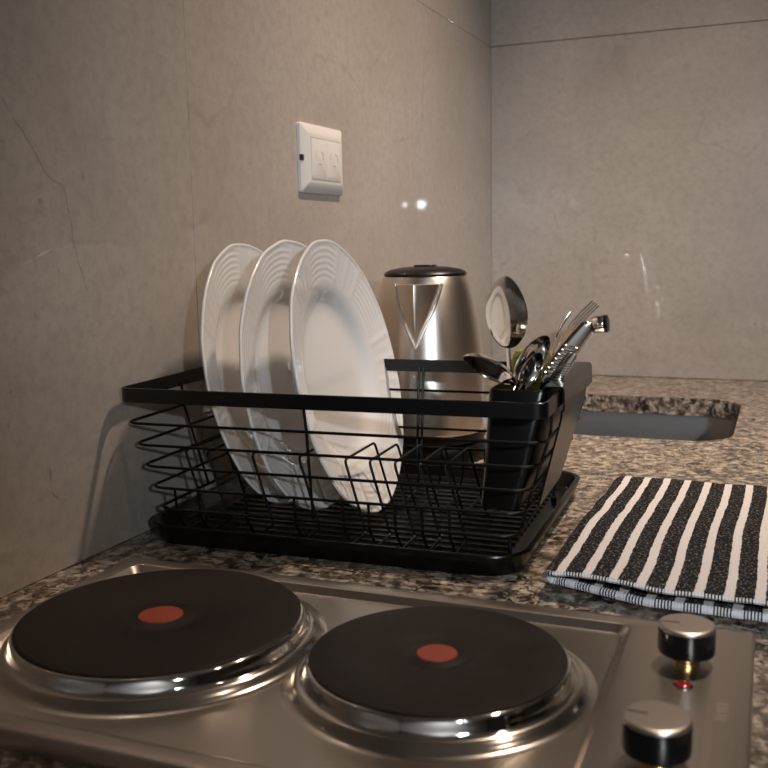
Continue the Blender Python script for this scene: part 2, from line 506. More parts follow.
obj('aerator', xf(lathe([(0.0123, 0.018), (0.0129, 0.019), (0.0126, 0.0235), (0.009, 0.0245), (0.0, 0.0235)], 32), ax), M['black_plastic'], tp)

# ------------------------------------------------------------------ wall socket
so = tag(empty('wall_socket', (0.0, 1.0600, 0.3480)), 'white double wall socket plate on the left tiled wall', 'socket')
def wall_ring(hy, hz, r, x, n=4):
    return [(x, q[0], q[1]) for q in rrect(hy, hz, r, 0, n)]
WY, WZ = 0.0560, 0.0392
obj('face_plate', loft([wall_ring(WY, WZ, 0.003, 0.0), wall_ring(WY, WZ, 0.003, 0.0035), wall_ring(WY - 0.0008, WZ - 0.0008, 0.003, 0.0045), wall_ring(WY - 0.011, WZ - 0.011, 0.002, 0.0088),
                        wall_ring(WY - 0.0125, WZ - 0.0125, 0.002, 0.0091)]), M['socket_plastic'], so)
ins = obj('insert', loft([wall_ring(0.0395, 0.0225, 0.001, 0.0092), wall_ring(0.0395, 0.0225, 0.001, 0.0098), wall_ring(0.039, 0.022, 0.001, 0.0100)]), M['socket_plastic'], so)
for s in (-1, 1):
    obj('groove', box(0.0090, 0.0097, -0.040, 0.040, s * 0.0232 - 0.0006, s * 0.0232 + 0.0006), M['socket_shade'], so, smooth=False)
    md = obj('module', loft([wall_ring(0.0187, 0.0205, 0.001, 0.0098), wall_ring(0.0187, 0.0205, 0.001, 0.0101), wall_ring(0.0183, 0.0201, 0.001, 0.0103)]), M['socket_plastic'], so)
    md.location = (0, s * 0.0195, 0)
    for pts in ([(-0.010, 0.000), (-0.010, 0.006), (-0.006, 0.0085)], [(0.004, 0.0085), (0.008, 0.006), (0.010, -0.002)], [(-0.003, -0.006), (0.003, -0.006)]):
        obj('contact_slot', tube([(0.0102, a, b) for a, b in pts], 0.0006, 6), M['socket_shade'], md)
obj('side_notch', box(0.0025, 0.0062, -WY - 0.0003, -WY + 0.004, -0.0035, 0.003), M['socket_hole'], so, smooth=False)

# ------------------------------------------------------------------ electric hob
hob = tag(empty('electric_hob', (0.2815, 0.4775, 0.0), math.radians(0.8)), 'stainless steel two plate electric hob set into granite countertop', 'hob')
HX, HY = 0.2285, 0.1265
ZT, ZP = 0.0110, 0.0055     # flange top, recessed pan
PX0, PX1 = -HX + 0.013, 0.1575   # pan extents in x (local)
PC, PHX, PHY = (PX0 + PX1) / 2, (PX1 - PX0) / 2, HY - 0.013
def hob_body():
    n = 6
    outer = [rrect(HX, HY, 0.006, 0.0004, n), rrect(HX, HY, 0.006, ZT - 0.002, n), rrect(HX - 0.0006, HY - 0.0006, 0.006, ZT - 0.0006, n), rrect(HX - 0.002, HY - 0.002, 0.005, ZT, n)]
    inner = [rrect(PHX, PHY, 0.010, ZT, n, PC), rrect(PHX - 0.0015, PHY - 0.0015, 0.009, ZT - 0.0005, n, PC), rrect(PHX - 0.0052, PHY - 0.0052, 0.007, ZP + 0.0005, n, PC),
             rrect(PHX - 0.0070, PHY - 0.0070, 0.006, ZP, n, PC)]
    return loft(outer + inner, True, True)
obj('pan', hob_body(), M['hob_steel'], hob, angle=25)
def burner(cx, cy, r):
    """cast iron plate with chrome trim on a pressed collar"""
    p = obj('hot_plate', lathe([(0.0, 0.0212), (r * 0.22, 0.0212), (r * 0.235, 0.0206), (r * 0.30, 0.0205), (r * 0.315, 0.0210), (r * 0.97, 0.0212), (r * 0.994, 0.0209), (r, 0.0204), (r, 0.0196), (r - 0.004, 0.0194)], 128, cap0=False, cap1=False),
            M['cast_iron'], hob)
    p.location = (cx, cy, 0)
    obj('red_spot', lathe([(0.0, 0.02175), (r * 0.155, 0.02170), (r * 0.16, 0.0211)], 48, cap0=False, cap1=False), M['red_paint'], p)
    obj('trim_ring', lathe([(r - 0.004, 0.0195), (r + 0.0004, 0.0199), (r + 0.0012, 0.0194), (r + 0.0018, 0.0184), (r + 0.0030, 0.0150), (r + 0.0036, 0.0122), (r + 0.0046, 0.0112), (r + 0.0056, 0.0111)], 128, cap0=False, cap1=False), M['chrome'], p, angle=70)
    obj('collar', lathe([(r + 0.0050, 0.0113), (r + 0.0066, 0.0113), (r + 0.0080, 0.0106), (r + 0.0098, 0.0084), (r + 0.0112, 0.0070), (r + 0.0130, 0.0060), (r + 0.0160, 0.0055)], 128, cap0=False, cap1=False), M['collar_steel'], p, angle=70)
    return p
def hl(x, y):   # world xy -> hob local
    d = Matrix.Rotation(-math.radians(0.8), 2) @ Vector((x - 0.2815, y - 0.4775))
    return d.x, d.y
burner(*hl(0.1620, 0.4835), 0.0880)
burner(*hl(0.3440, 0.4882), 0.0724)
for kx, ky, rz in ((0.4730, 0.5470, 0.1), (0.4705, 0.4310, -0.05)):
    lx, ly = hl(kx, ky)
    kr = 0.0157
    k = obj('knob', lathe([(0.0, 0.0064), (kr - 0.0012, 0.0064), (kr - 0.0003, 0.0068), (kr, 0.0078), (kr, 0.0206), (kr - 0.0006, 0.0208), (0.0, 0.0208)], 64), M['knob_plastic'], hob, angle=22)
    k.location = (lx, ly, ZT); k.rotation_euler = (0, 0, rz)
    obj('cap', lathe([(kr - 0.0002, 0.0207), (kr, 0.0210), (kr, 0.0220), (kr - 0.0004, 0.0227), (kr - 0.0012, 0.0231), (kr - 0.0022, 0.0232), (0.0, 0.0233)], 64), M['cap_steel'], k, angle=22)
    obj('pointer_line', box(-kr * 0.86, -kr * 0.25, -0.0003, 0.0003, 0.0228, 0.0234), M['knob_plastic'], k, smooth=False)
    obj('stem', lathe([(0.0076, 0.0001), (0.0076, 0.0018), (0.0066, 0.0021), (0.0066, 0.0040), (0.0074, 0.0044), (0.0074, 0.0066)], 32), M['brass'], k)
lx, ly = hl(0.4745, 0.5150)
il = obj('indicator_light', lathe([(0.0042, 0.0), (0.0042, 0.0006), (0.0038, 0.0016), (0.0024, 0.0022), (0.0, 0.0024)], 32), M['red_lens'], hob)
il.location = (lx, ly, ZT)
obj('bezel', lathe([(0.0041, 0.0), (0.0052, 0.0), (0.0051, 0.0007), (0.0042, 0.0009)], 32, cap0=False, cap1=False), M['chrome'], il)
# faint engraved marking on the control panel
lx, ly = hl(0.4955, 0.4905)
mk = []
for (a, b) in (((-0.003, 0.010), (0.003, 0.0105)), ((-0.003, 0.0055), (0.003, 0.006))):
    mk.append(tube([(a[0], a[1], 0), (b[0], b[1], 0)], 0.00013, 5))
mk.append(tube(fillet([(0.0032, 0.0025, 0), (-0.0032, 0.0020, 0), (-0.0032, -0.0025, 0), (0.0032, -0.0020, 0)], 0.002), 0.00013, 5))
mk.append(tube([(-0.003, -0.0065, 0), (0.003, -0.006, 0)], 0.00012, 5))
mo = obj('engraved_mark', join(*mk), M['engraving'], hob); mo.location = (lx, ly, ZT + 0.0)

# ------------------------------------------------------------------ drip tray and dish rack
RA = math.radians(3.0)
tray = tag(empty('drip_tray', (0.1765, 0.8065, 0.0), math.radians(2.0)), 'black ribbed plastic drip tray underneath the wire dish rack', 'drip tray')
TU, TV, TR = 0.1660, 0.1445, 0.032
rg = [rrect(TU - 0.010, TV - 0.010, TR - 0.008, 0.0006, 8), rrect(TU - 0.006, TV - 0.006, TR - 0.004, 0.0015, 8), rrect(TU - 0.002, TV - 0.002, TR - 0.001, 0.012, 8),
      rrect(TU, TV, TR, 0.0172, 8), rrect(TU - 0.0004, TV - 0.0004, TR, 0.0186, 8), rrect(TU - 0.0022, TV - 0.0022, TR - 0.002, 0.0190, 8),
      rrect(TU - 0.0045, TV - 0.0045, TR - 0.004, 0.0180, 8), rrect(TU - 0.0095, TV - 0.0095, TR - 0.008, 0.0060, 8), rrect(TU - 0.014, TV - 0.014, TR - 0.012, 0.0042, 8)]
obj('basin', loft(rg, True, True), M['black_plastic'], tray)
rib = None
nr = 18
for i in range(nr):
    vv = -TV + 0.024 + i * (2 * TV - 0.048) / (nr - 1)
    if rib is None:
        L = TU - 0.024
        rib = obj('rib', loft([[(-L, -0.0022, 0.0040), (-L, 0.0022, 0.0040), (-L, 0.001, 0.0058), (-L, -0.001, 0.0058)],
                               [(L, -0.0022, 0.0040), (L, 0.0022, 0.0040), (L, 0.001, 0.0058), (L, -0.001, 0.0058)]]), M['black_plastic'], tray)
        rib.location = (0, vv, 0)
    else:
        link_copy(rib, tray, (0, vv, 0))

RC = Vector((0.180, 0.7758, 0.0))
rack = tag(empty('dish_rack', (RC.x, RC.y, 0.0045), RA), 'black wire dish rack with flat rim holding three white plates', 'dish rack')
Z0 = -0.0045
def ru(z): return 0.1785 if z > 0.12 else 0.154 + (z - 0.031) * 0.30
def rv(z): return 0.1170 if z > 0.12 else 0.104 + (z - 0.031) * 0.11
ZR0, ZR1 = 0.1233, 0.1352
t_ = 0.0022
obj('rim', loft([rrect(0.1785, 0.117, 0.010, ZR0 + Z0 + 0.0004), rrect(0.1785, 0.117, 0.010, ZR1 + Z0 - 0.0004), rrect(0.1781, 0.1166, 0.010, ZR1 + Z0), rrect(0.1785 - t_, 0.117 - t_, 0.008, ZR1 + Z0),
                 rrect(0.1785 - t_, 0.117 - t_, 0.008, ZR0 + Z0), rrect(0.1781, 0.1166, 0.010, ZR0 + Z0)], closed_v=True), M['black_band'], rack, angle=30)
LV = (0.105, 0.0865, 0.068, 0.0495, 0.031)
WR = 0.00125
for z in LV:
    obj('wire_loop', tube(rrect(ru(z), rv(z), 0.014, z + Z0, 5), WR, 8, closed=True), M['black_wire'], rack)
def upright(pts):
    return obj('upright_wire', tube([(a, b, c + Z0) for a, b, c in pts], WR, 8), M['black_wire'], rack)
for u in (-0.011,):
    upright([(u, -0.1145, 0.128), (u, -rv(0.105) + 0.0022, 0.105), (u, -rv(0.031) + 0.0022, 0.031)])
for u in (-0.075, 0.012, 0.0165):
    upright([(u, 0.1145, 0.128), (u, rv(0.105) - 0.0022, 0.105), (u, rv(0.031) - 0.0022, 0.031)])
for s in (-1, 1):
    for v_ in ((-0.02, 0.03) if s < 0 else (-0.075, 0.106)):
        upright([(s * 0.176, v_, 0.128), (s * (ru(0.105) - 0.0022), v_, 0.105), (s * (ru(0.031) - 0.0022), v_, 0.031)])
for su in (-1, 1):
    for sv in (-1, 1):
        a, b = su * (ru(0.031) - 0.006), sv * (rv(0.031) - 0.006)
        f_ = obj('foot', tube([(a, b, 0.031 + Z0), (a, b, 0.007 + Z0)], WR * 1.1, 8), M['black_wire'], rack)
        obj('foot_cap', lathe([(0.0026, 0.0001), (0.003, 0.001), (0.003, 0.005), (0.002, 0.006)], 16, a, b, 0.0001), M['black_plastic'], f_)
FZ = 0.0083
def divider(ut, lower=True):
    """one continuous wire: front loop - floor - leaning hoop - floor - back loop"""
    ztop = 0.072; lean = math.tan(math.radians(13))
    ub = ut + (ztop - FZ) * lean
    q = [(ub, -rv(0.0495) + 0.0024, 0.0495), (ub, -rv(0.031) + 0.0026, 0.026), (ub, -0.086, FZ), (ub, -0.052, FZ), (ut, -0.060, ztop), (ut, 0.013, ztop), (ub, 0.022, FZ), (ub, 0.086, FZ),
         (ub, rv(0.031) - 0.0026, 0.026), (ub, rv(0.0495) - 0.0024, 0.0495)]
    return obj('divider_wire', tube(fillet([(a, b, c + Z0) for a, b, c in q], 0.005, 4), WR * 0.95, 8), M['black_wire'], rack)
for ut in (-0.151, -0.129, -0.0855, -0.0415, 0.0005, 0.0222, 0.0440, 0.0658, 0.0876):
    divider(ut)

# ------------------------------------------------------------------ porcelain plates
PR = 0.1235
def plate_mesh():
    seg = 288
    N = 6
    def lobe(th):     # -1..1 inside each lobe
        return ((th * N / (2 * math.pi)) % 1.0) * 2 - 1
    def outer(th):
        l = lobe(th)
        return PR * (1.0 - 0.010 * abs(l) ** 3 + 0.0025 * math.cos(th * N * 3))
    front = []
    prof = [(0.0, 0.0), (0.15, 0.0), (0.30, 0.0), (0.44, 0.0002), (0.50, 0.0007), (0.54, 0.0016), (0.575, 0.0032), (0.605, 0.0054), (0.635, 0.0080), (0.665, 0.0102), (0.69, 0.0114)]
    rim_n = 34
    rings = []
    def relief(th, k):   # k 0..1 across the rim
        l = lobe(th)
        fan = max(0.0, 1 - abs(l) / 0.62)
        fan = min(1.0, fan * 4)
        env = min(1.0, k * 8) * min(1.0, (1 - k) * 10 + 0.15)
        # concentric arcs of a fan, radial flutes between fans
        kk = k - 0.22 * (1 - l * l)
        arcs = math.cos(2 * math.pi * kk * 7.0)
        flute = math.cos(th * N * 10) * min(1.0, k * 2)
        h = 0.00017 * arcs * fan + 0.00011 * flute * (1 - fan)
        rib = math.exp(-((abs(l) - 0.62) / 0.05) ** 2) + 0.6 * math.exp(-((abs(l) - 1.0) / 0.05) ** 2)
        bead = 0.0007 * math.exp(-((k - 0.97) / 0.03) ** 2)
        return h * env + 0.00042 * rib * env + bead
    for rr, z in prof:
        rings.append([(rr * PR * math.cos(2 * math.pi * j / seg), rr * PR * math.sin(2 * math.pi * j / seg), z) for j in range(seg)])
    for i in range(rim_n + 1):
        k = (i + 0.3) / (rim_n + 0.3)
        ring = []
        for j in range(seg):
            th = 2 * math.pi * j / seg
            r = PR * 0.70 + (outer(th) - PR * 0.70) * k
            z = 0.0119 + 0.0095 * k + relief(th, k)
            ring.append((r * math.cos(th), r * math.sin(th), z))
        rings.append(ring)
    def simple(rr, z, wav=False):
        ring = []
        for j in range(seg):
            th = 2 * math.pi * j / seg
            r = rr * (outer(th) if wav else PR)
            ring.append((r * math.cos(th), r * math.sin(th), z))
        return ring
    for rr, z, wv in ((1.006, 0.0206, True), (1.0, 0.0190, True), (0.97, 0.0178, True), (0.85, 0.0142, False), (0.72, 0.0088, False), (0.66, 0.0040, False), (0.62, -0.0008, False),
                      (0.60, -0.0045, False), (0.575, -0.0048, False), (0.56, -0.0040, False), (0.54, -0.0032, False), (0.3, -0.0032, False), (0.0, -0.0032, False)):
        rings.append(simple(max(rr, 1e-4), z, wv))
    rings[0] = [(1e-5 * math.cos(2 * math.pi * j / seg), 1e-5 * math.sin(2 * math.pi * j / seg), 0) for j in range(seg)]
    return loft(rings, True, True)
pm = obj('dinner_plate', plate_mesh(), M['porcelain'], angle=60)
def place_plate(o, c, k, az, el, spin, label):
    base = CAM + (Vector(c) - CAM) * k      # same sight line, set back to stand behind the rim
    n = Vector((math.cos(el) * math.cos(az), math.cos(el) * math.sin(az), math.sin(el)))
    u = Vector((0, 0, 1)).cross(n).normalized(); v_ = n.cross(u)
    m = Matrix((u, v_, n)).transposed()
    m = m @ Matrix.Rotation(spin, 3, 'Z')
    o.rotation_euler = m.to_euler()
    o.location = base - n * 0.0212
    tag(o, label, 'plate', 'white plates standing in the dish rack')
place_plate(pm, (0.1912, 0.7217, 0.1424), 1.089, 0.0799, 0.2068, math.radians(62), 'white embossed porcelain plate in the rack, closest to the kettle')
p2 = pm.copy(); COL.objects.link(p2)
place_plate(p2, (0.1544, 0.7154, 0.1425), 1.1007, 0.0325, 0.1418, math.radians(75), 'white embossed porcelain plate in the rack, between two other plates')
p1 = pm.copy(); COL.objects.link(p1)
place_plate(p1, (0.1126, 0.7226, 0.1414), 1.0949, 0.1000, 0.2016, math.radians(80), 'white embossed porcelain plate in the rack, closest to the left wall')

# ------------------------------------------------------------------ electric kettle
KC = Vector((0.1300, 1.0650, 0.0))
kb = tag(empty('kettle_power_stand', KC), 'round black plastic power base standing under the steel kettle', 'kettle base')
obj('stand', lathe([(0.066, 0.0003), (0.071, 0.001), (0.072, 0.006), (0.070, 0.016), (0.066, 0.020), (0.0, 0.021)], 72), M['lid_plastic'], kb)
ket = tag(empty('kettle', KC + Vector((0, 0, 0.0215))), 'brushed steel electric kettle with black lid behind dish rack', 'kettle')
ZK = -0.0225
prof = [(0.0685, 0.0335), (0.0694, 0.0345), (0.0698, 0.037), (0.0697, 0.060), (0.0690, 0.085), (0.0676, 0.110), (0.0653, 0.135), (0.0620, 0.160), (0.0573, 0.185), (0.0525, 0.202), (0.0486, 0.2110), (0.0470, 0.2128)]
obj('body', lathe(prof, 128, z=ZK), M['kettle_steel'], ket, angle=50)
obj('lower_band', lathe([(0.060, 0.0228), (0.0675, 0.0235), (0.0690, 0.026), (0.0690, 0.0335)], 96, z=ZK), M['lid_plastic'], ket)
lid = obj('lid', lathe([(0.0470, 0.2128), (0.0478, 0.2132), (0.0480, 0.2150), (0.0462, 0.2172), (0.040, 0.2198), (0.026, 0.2222), (0.012, 0.2230), (0.0, 0.2232)], 96, z=ZK), M['lid_plastic'], ket)
obj('lid_button', rbox(0.012, 0.010, 0.2218 + ZK, 0.2248 + ZK, 0.005, 0.0012), M['lid_plastic'], lid)
# pouring spout: wedge facing the camera
sdir = (CAM - KC); sang = math.atan2(sdir.y, sdir.x) - math.radians(10.5)
def body_r(z):
    for (r0, z0), (r1, z1) in zip(prof, prof[1:]):
        if z0 <= z <= z1: return r0 + (r1 - r0) * (z - z0) / (z1 - z0)
    return prof[-1][0]
def spout_mesh():
    rings = []
    n = 24
    za, zb = 0.139, 0.2045
    for i in range(15):
        t = i / 14
        z = za + (zb - za) * t
        half = math.radians(2.0 + 29 * t)
        out = 0.0015 + 0.021 * t
        R0 = body_r(z)
        ring = []
        for j in range(n + 1):
            s = -1 + 2 * j / n
            tri = max(0.0, 1 - abs(s))
            soft = tri ** 1.05 if tri < 0.92 else 0.92 + (tri - 0.92) * 0.5
            r = R0 - 0.0008 + out * soft
            a = s * half
            ring.append((r * math.cos(a), r * math.sin(a), z + ZK))
        for j in range(n, -1, -1):
            s = -1 + 2 * j / n
            a = s * half
            ring.append(((R0 - 0.004) * math.cos(a), (R0 - 0.004) * math.sin(a), z + ZK))
        rings.append(ring)
    return loft(rings, True, True)
spo = obj('spout', spout_mesh(), M['kettle_steel'], ket, angle=30); spo.rotation_euler = (0, 0, sang)
# rolled edge around the V of the spout
edge = []
for s in (-1, 1):
    q = []
    for i in range(13):
        t = 1 - i / 12
        z = 0.139 + 0.0655 * t
        half = math.radians(2.0 + 29 * t)
        r = body_r(z) + 0.0004
        q.append((r * math.cos(s * half), r * math.sin(s * half), z + ZK))
    edge.append(q)
vpath = edge[0] + [((body_r(0.135)) + 0.001, 0.0, 0.1345 + ZK)] + list(reversed(edge[1]))
se = obj('spout_seam', tube(vpath, 0.0018, 10), M['kettle_steel'], ket); se.rotation_euler = (0, 0, sang)
# handle on the far side
hp = fillet([(-0.050, 0, 0.205 + ZK), (-0.088, 0, 0.212 + ZK), (-0.105, 0, 0.150 + ZK), (-0.092, 0, 0.070 + ZK), (-0.064, 0, 0.055 + ZK)], 0.025, 6)
hn = obj('handle', tube(hp, 0.008, 14, flat=1.2), M['lid_plastic'], ket); hn.rotation_euler = (0, 0, math.radians(-38) - math.radians(0))
hn.rotation_euler = (0, 0, sang)

# ------------------------------------------------------------------ cutlery holder (local rack frame)
plain('holder_plastic', (0.0035, 0.003, 0.0028), 0.26, spec=0.38)
hol = tag(empty('cutlery_holder', (RC.x, RC.y, 0.0), RA), 'black cutlery holder hooked over the rack side, full of cutlery', 'cutlery holder')
V0, V1 = -0.061, 0.098
def hring(z, u0, u1, ins=0.0, r=0.007):
    return rrect((u1 - u0) / 2 - ins, (V1 - V0) / 2 - ins, max(r - ins, 0.002), z, 5, (u0 + u1) / 2, (V0 + V1) / 2)
th = 0.0020
obj('box', loft([hring(0.040, 0.1150, 0.1470), hring(0.070, 0.1180, 0.1545), hring(0.134, 0.1225, 0.1690), hring(0.1352, 0.1227, 0.1690, 0.0006), hring(0.1352, 0.1225, 0.1690, th),
                 hring(0.070, 0.1180, 0.1545, th), hring(0.0425, 0.1150, 0.1470, th)]), M['black_plastic'], hol)
def flap():
    # profile across the rim: from inside the box over the rim and down outside the wires
    prof_ = [(0.1655, 0.126), (0.1655, 0.1382), (0.1812, 0.1382), (0.1818, 0.1208), (0.1800, 0.1200), (0.1796, 0.114), (0.1622, 0.044)]
    fp = fillet([(a, 0, b) for a, b in prof_], 0.0025, 3)
    n = len(fp)
    rings = []
    for i, p in enumerate(fp):
        q0 = fp[max(i - 1, 0)]; q1 = fp[min(i + 1, n - 1)]
        tg = (q1 - q0).normalized(); nm = Vector((tg.z, 0, -tg.x)) * 0.0008
        k = min(max((0.118 - p.z) / 0.07, 0), 1)
        a, b = V0 + 0.001 + 0.001 * k, V1 - 0.001 - (0.026 if p.z < 0.1205 else 0.0) - 0.026 * k
        rings.append([(p.x + nm.x, a, p.z + nm.z), (p.x + nm.x, b, p.z + nm.z), (p.x - nm.x, b, p.z - nm.z), (p.x - nm.x, a, p.z - nm.z)])
    return loft(rings)
obj('hook_flap', flap(), M['holder_plastic'], hol, angle=50)

# ------------------------------------------------------------------ cutlery
def smooth_path(P, n=14):
    """quadratic through control points"""
    P = [Vector(p) for p in P]; out = []
    for i in range(n + 1):
        t = i / n
        pts = P
        while len(pts) > 1:
            pts = [a * (1 - t) + b * t for a, b in zip(pts, pts[1:])]
        out.append(pts[0])
    return out

def bowl_mesh(tip_, neck, face, width, depth, thick=0.0012):
    tip_, neck, face = Vector(tip_), Vector(neck), Vector(face)
    ax_ = tip_ - neck; L = ax_.length; ax_.normalize()
    fn = (face - ax_ * face.dot(ax_)).normalized()
    sd = ax_.cross(fn)
    nl, nw = 22, 12
    def sheet(off):
        rows_ = []
        for i in range(nl + 1):
            t = 0.5 - 0.5 * math.cos(math.pi * i / nl)
            w = (math.sin(math.pi * t ** 0.85)) ** 0.5 * width * 0.5 * (0.93 + 0.07 * math.cos(math.pi * t - 1.9)) if 0 < t < 1 else 0.0
            w = max(w, 0.0024 if i == 0 else 0.0003)
            row = []
            for j in range(nw + 1):
                s = -1 + 2 * j / nw
                dp = depth * (1 - s * s) * (1 - (2 * t - 1) ** 4)
                row.append(neck + ax_ * (L * t) + sd * (w * s) - fn * (dp + off))
            rows_.append(row)
        return rows_
    A, B = sheet(0.0), sheet(thick)
    V, Fc = [], []
    m = nw + 1
    for rws in (A, B):
        for r in rws: V += r
    k = (nl + 1) * m
    for i in range(nl):
        for j in range(nw):
            a = i * m + j
            Fc.append((a, a + 1, a + m + 1, a + m)); Fc.append((k + a + m, k + a + m + 1, k + a + 1, k + a))
        for j in (0, nw):
            a = i * m + j
            q = (a + m, k + a + m, k + a, a)
            Fc.append(q if j else tuple(reversed(q)))
    for i in (0, nl):
        for j in range(nw):
            a = i * m + j
            q = (a, k + a, k + a + 1, a + 1)
            Fc.append(tuple(reversed(q)) if i == 0 else q)
    return V, Fc

def strip(path, widths, face, thick):
    """flat handle following a path"""
    P = [Vector(p) for p in path]; rings = []; fn = Vector(face)
    for i, p in enumerate(P):
        tg = (P[min(i + 1, len(P) - 1)] - P[max(i - 1, 0)]).normalized()
        nn = (fn - tg * fn.dot(tg)).normalized(); sd = tg.cross(nn)
        w = widths(i / (len(P) - 1)); h = thick
        rings.append([p + sd * (w * math.cos(a)) + nn * (h * math.sin(a)) for a in [2 * math.pi * q / 12 for q in range(12)]])
    return loft(rings)

def to_local(vf, base):
    return [Vector(v_) - base for v_ in vf[0]], vf[1]

def spoon(tip_, neck, bottom, face, width, depth, label, name='spoon'):
    base = Vector(bottom)
    e = tag(empty(name, base), label, 'spoon', 'cutlery in the holder')
    neck = Vector(neck); tip_ = Vector(tip_)
    obj('bowl', to_local(bowl_mesh(tip_, neck, face, width, depth), base), M['cutlery_steel'], e, angle=60)
    d = (neck - tip_).normalized()
    path = smooth_path([neck - d * 0.003, neck + d * 0.018, neck * 0.5 + base * 0.5, base], 16)
    obj('handle', to_local(strip(path, lambda t: 0.0026 + 0.0040 * max(0, t - 0.25), face, 0.0011), base), M['cutlery_steel'], e)
    return e

def hw(u, v_, z):      # holder-local -> world
    q = Matrix.Rotation(RA, 3, 'Z') @ Vector((u, v_, 0))
    return Vector((RC.x + q.x, RC.y + q.y, z))

toCam = lambda p: (CAM - Vector(p)).normalized()
# tall upright table spoon
tp1, nk1 = at_y(505.5, 276, 0.815), at_y(508, 348, 0.820)
spoon(tp1, nk1, hw(0.128, 0.035, 0.046), Vector((0.40, 0.90, -0.10)), 0.046, 0.0060, 'tall upright steel tablespoon in the holder, bowl uppermost')
# spoon tipped over to the left, dark underside to the camera
tp2, nk2 = at_y(463.5, 357, 0.742), at_y(513, 383, 0.752)
spoon(tp2, nk2, hw(0.125, -0.040, 0.046), Vector((-0.24, -0.50, -0.86)), 0.046, 0.0075, 'steel spoon drooping over the holder edge towards the plates')
# spoon leaning right, seen almost from the side
tp3, nk3 = at_y(549, 337, 0.775), at_y(517, 386, 0.752)
spoon(tp3, nk3, hw(0.122, -0.030, 0.046), Vector((0.80, -0.45, -0.35)), 0.034, 0.0085, 'steel spoon with dark hollow bowl leaning towards the sink')
tp4, nk4 = at_y(541, 353, 0.748), at_y(522, 388, 0.742)
spoon(tp4, nk4, hw(0.132, -0.047, 0.046), Vector((0.75, -0.55, -0.3)), 0.020, 0.005, 'small steel teaspoon low among the larger spoons', 'teaspoon')

def fork(tip_, neck, bottom, face, width, label, ornate=True, tines=4):
    base = Vector(bottom); tip_ = Vector(tip_); neck = Vector(neck); face = Vector(face)
    e = tag(empty('fork', base), label, 'fork', 'cutlery in the holder')
    ax_ = (tip_ - neck); L = ax_.length; ax_.normalize()
    fn = (face - ax_ * face.dot(ax_)).normalized(); sd = ax_.cross(fn)
    pth = [neck + ax_ * (L * q) - fn * (0.004 * math.sin(math.pi * q)) for q in [0, 0.12, 0.25, 0.36, 0.46, 0.5]]
    ws = [0.0028, 0.006, 0.010, 0.0118, 0.012, 0.0118]
    obj('head', to_local(strip(pth, lambda t: ws[min(5, int(round(t * 5)))] * width / 0.024, fn, 0.0009), base), M['cutlery_steel'], e)
    for i in range(tines):
        s = (i - (tines - 1) / 2) / ((tines - 1) / 2)
        q = [neck + ax_ * (L * a) + sd * (s * width * 0.42) - fn * (0.004 * math.sin(math.pi * a)) for a in (0.44, 0.6, 0.8, 1.0)]
        obj('tine', to_local(strip(q, lambda t: 0.0017 * (1 - 0.65 * t), fn, 0.0009), base), M['cutlery_steel'], e)
    path = smooth_path([neck, neck - ax_ * 0.02, neck * 0.4 + base * 0.6, base], 16)
    obj('handle', to_local(strip(path, lambda t: 0.0030 + 0.003 * max(0, t - 0.2), fn, 0.0013), base), M['cutlery_steel'], e)
    return e

def ornate_handle(name, cat, top, low, bottom, face, w, label):
    """cutlery standing head down: broad decorated handle end pointing up"""
    base = Vector(bottom); top = Vector(top); low = Vector(low); face = Vector(face)
    e = tag(empty(name, base), label, cat, 'cutlery in the holder')
    path = [low + (top - low) * (i / 20) for i in range(21)]
    obj('handle', to_local(strip(path, lambda t: w * (0.45 + 0.55 * math.sin(math.pi * min(1, 0.12 + 0.80 * t)) ** 0.7) * (0.15 if t > 0.98 else 1), face, 0.0016), base), M['cutlery_steel'], e)
    ax_ = (top - low).normalized(); fn = (face - ax_ * face.dot(ax_)).normalized(); sd = ax_.cross(fn)
    for i in range(7):
        c = low + (top - low) * (0.10 + 0.075 * i) + fn * 0.0016
        s = 0.0042 * w / 0.006
        obj('embossed_leaf', to_local(tube([c - sd * s, c + ax_ * 0.002 + fn * 0.001, c + sd * s + ax_ * 0.004], 0.0012, 6), base), M['cutlery_steel'], e)
    path = smooth_path([low, low * 0.6 + base * 0.4, base], 8)
    obj('shank', to_local(strip(path, lambda t: w * 0.45, face, 0.0012), base), M['cutlery_steel'], e)
    return e

f1t, f1n = at_y(597, 301, 0.800), at_y(557, 352, 0.795)
fork(at_y(596, 303, 0.80), at_y(554, 362, 0.79), hw(0.136, 0.005, 0.046), (at_y(596, 303, 0.80) - at_y(554, 362, 0.79)).cross(toCam((0.37, 0.8, 0.17))) + toCam((0.37, 0.8, 0.17)) * 0.022, 0.021, 'steel fork with raised tines leaning over the holder edge')
fork(at_y(570, 313, 0.835), at_y(553, 360, 0.825), hw(0.132, 0.030, 0.046), (at_y(570, 313, 0.835) - at_y(553, 360, 0.825)).cross(toCam((0.36, 0.83, 0.17))), 0.020, 'steel fork standing edge-on behind the leaning fork')
ornate_handle('table_knife', 'knife', at_y(591, 322, 0.775), at_y(545, 382, 0.765), hw(0.137, -0.015, 0.046), toCam((0.36, 0.77, 0.18)) + Vector((0.2, 0, 0)), 0.0075, 'knife standing with its thick embossed handle up')
ornate_handle('table_knife', 'knife', at_y(575, 353, 0.765), at_y(553, 384, 0.760), hw(0.142, -0.02, 0.046), toCam((0.36, 0.77, 0.18)), 0.0045, 'slim knife handle resting against the holder rim')

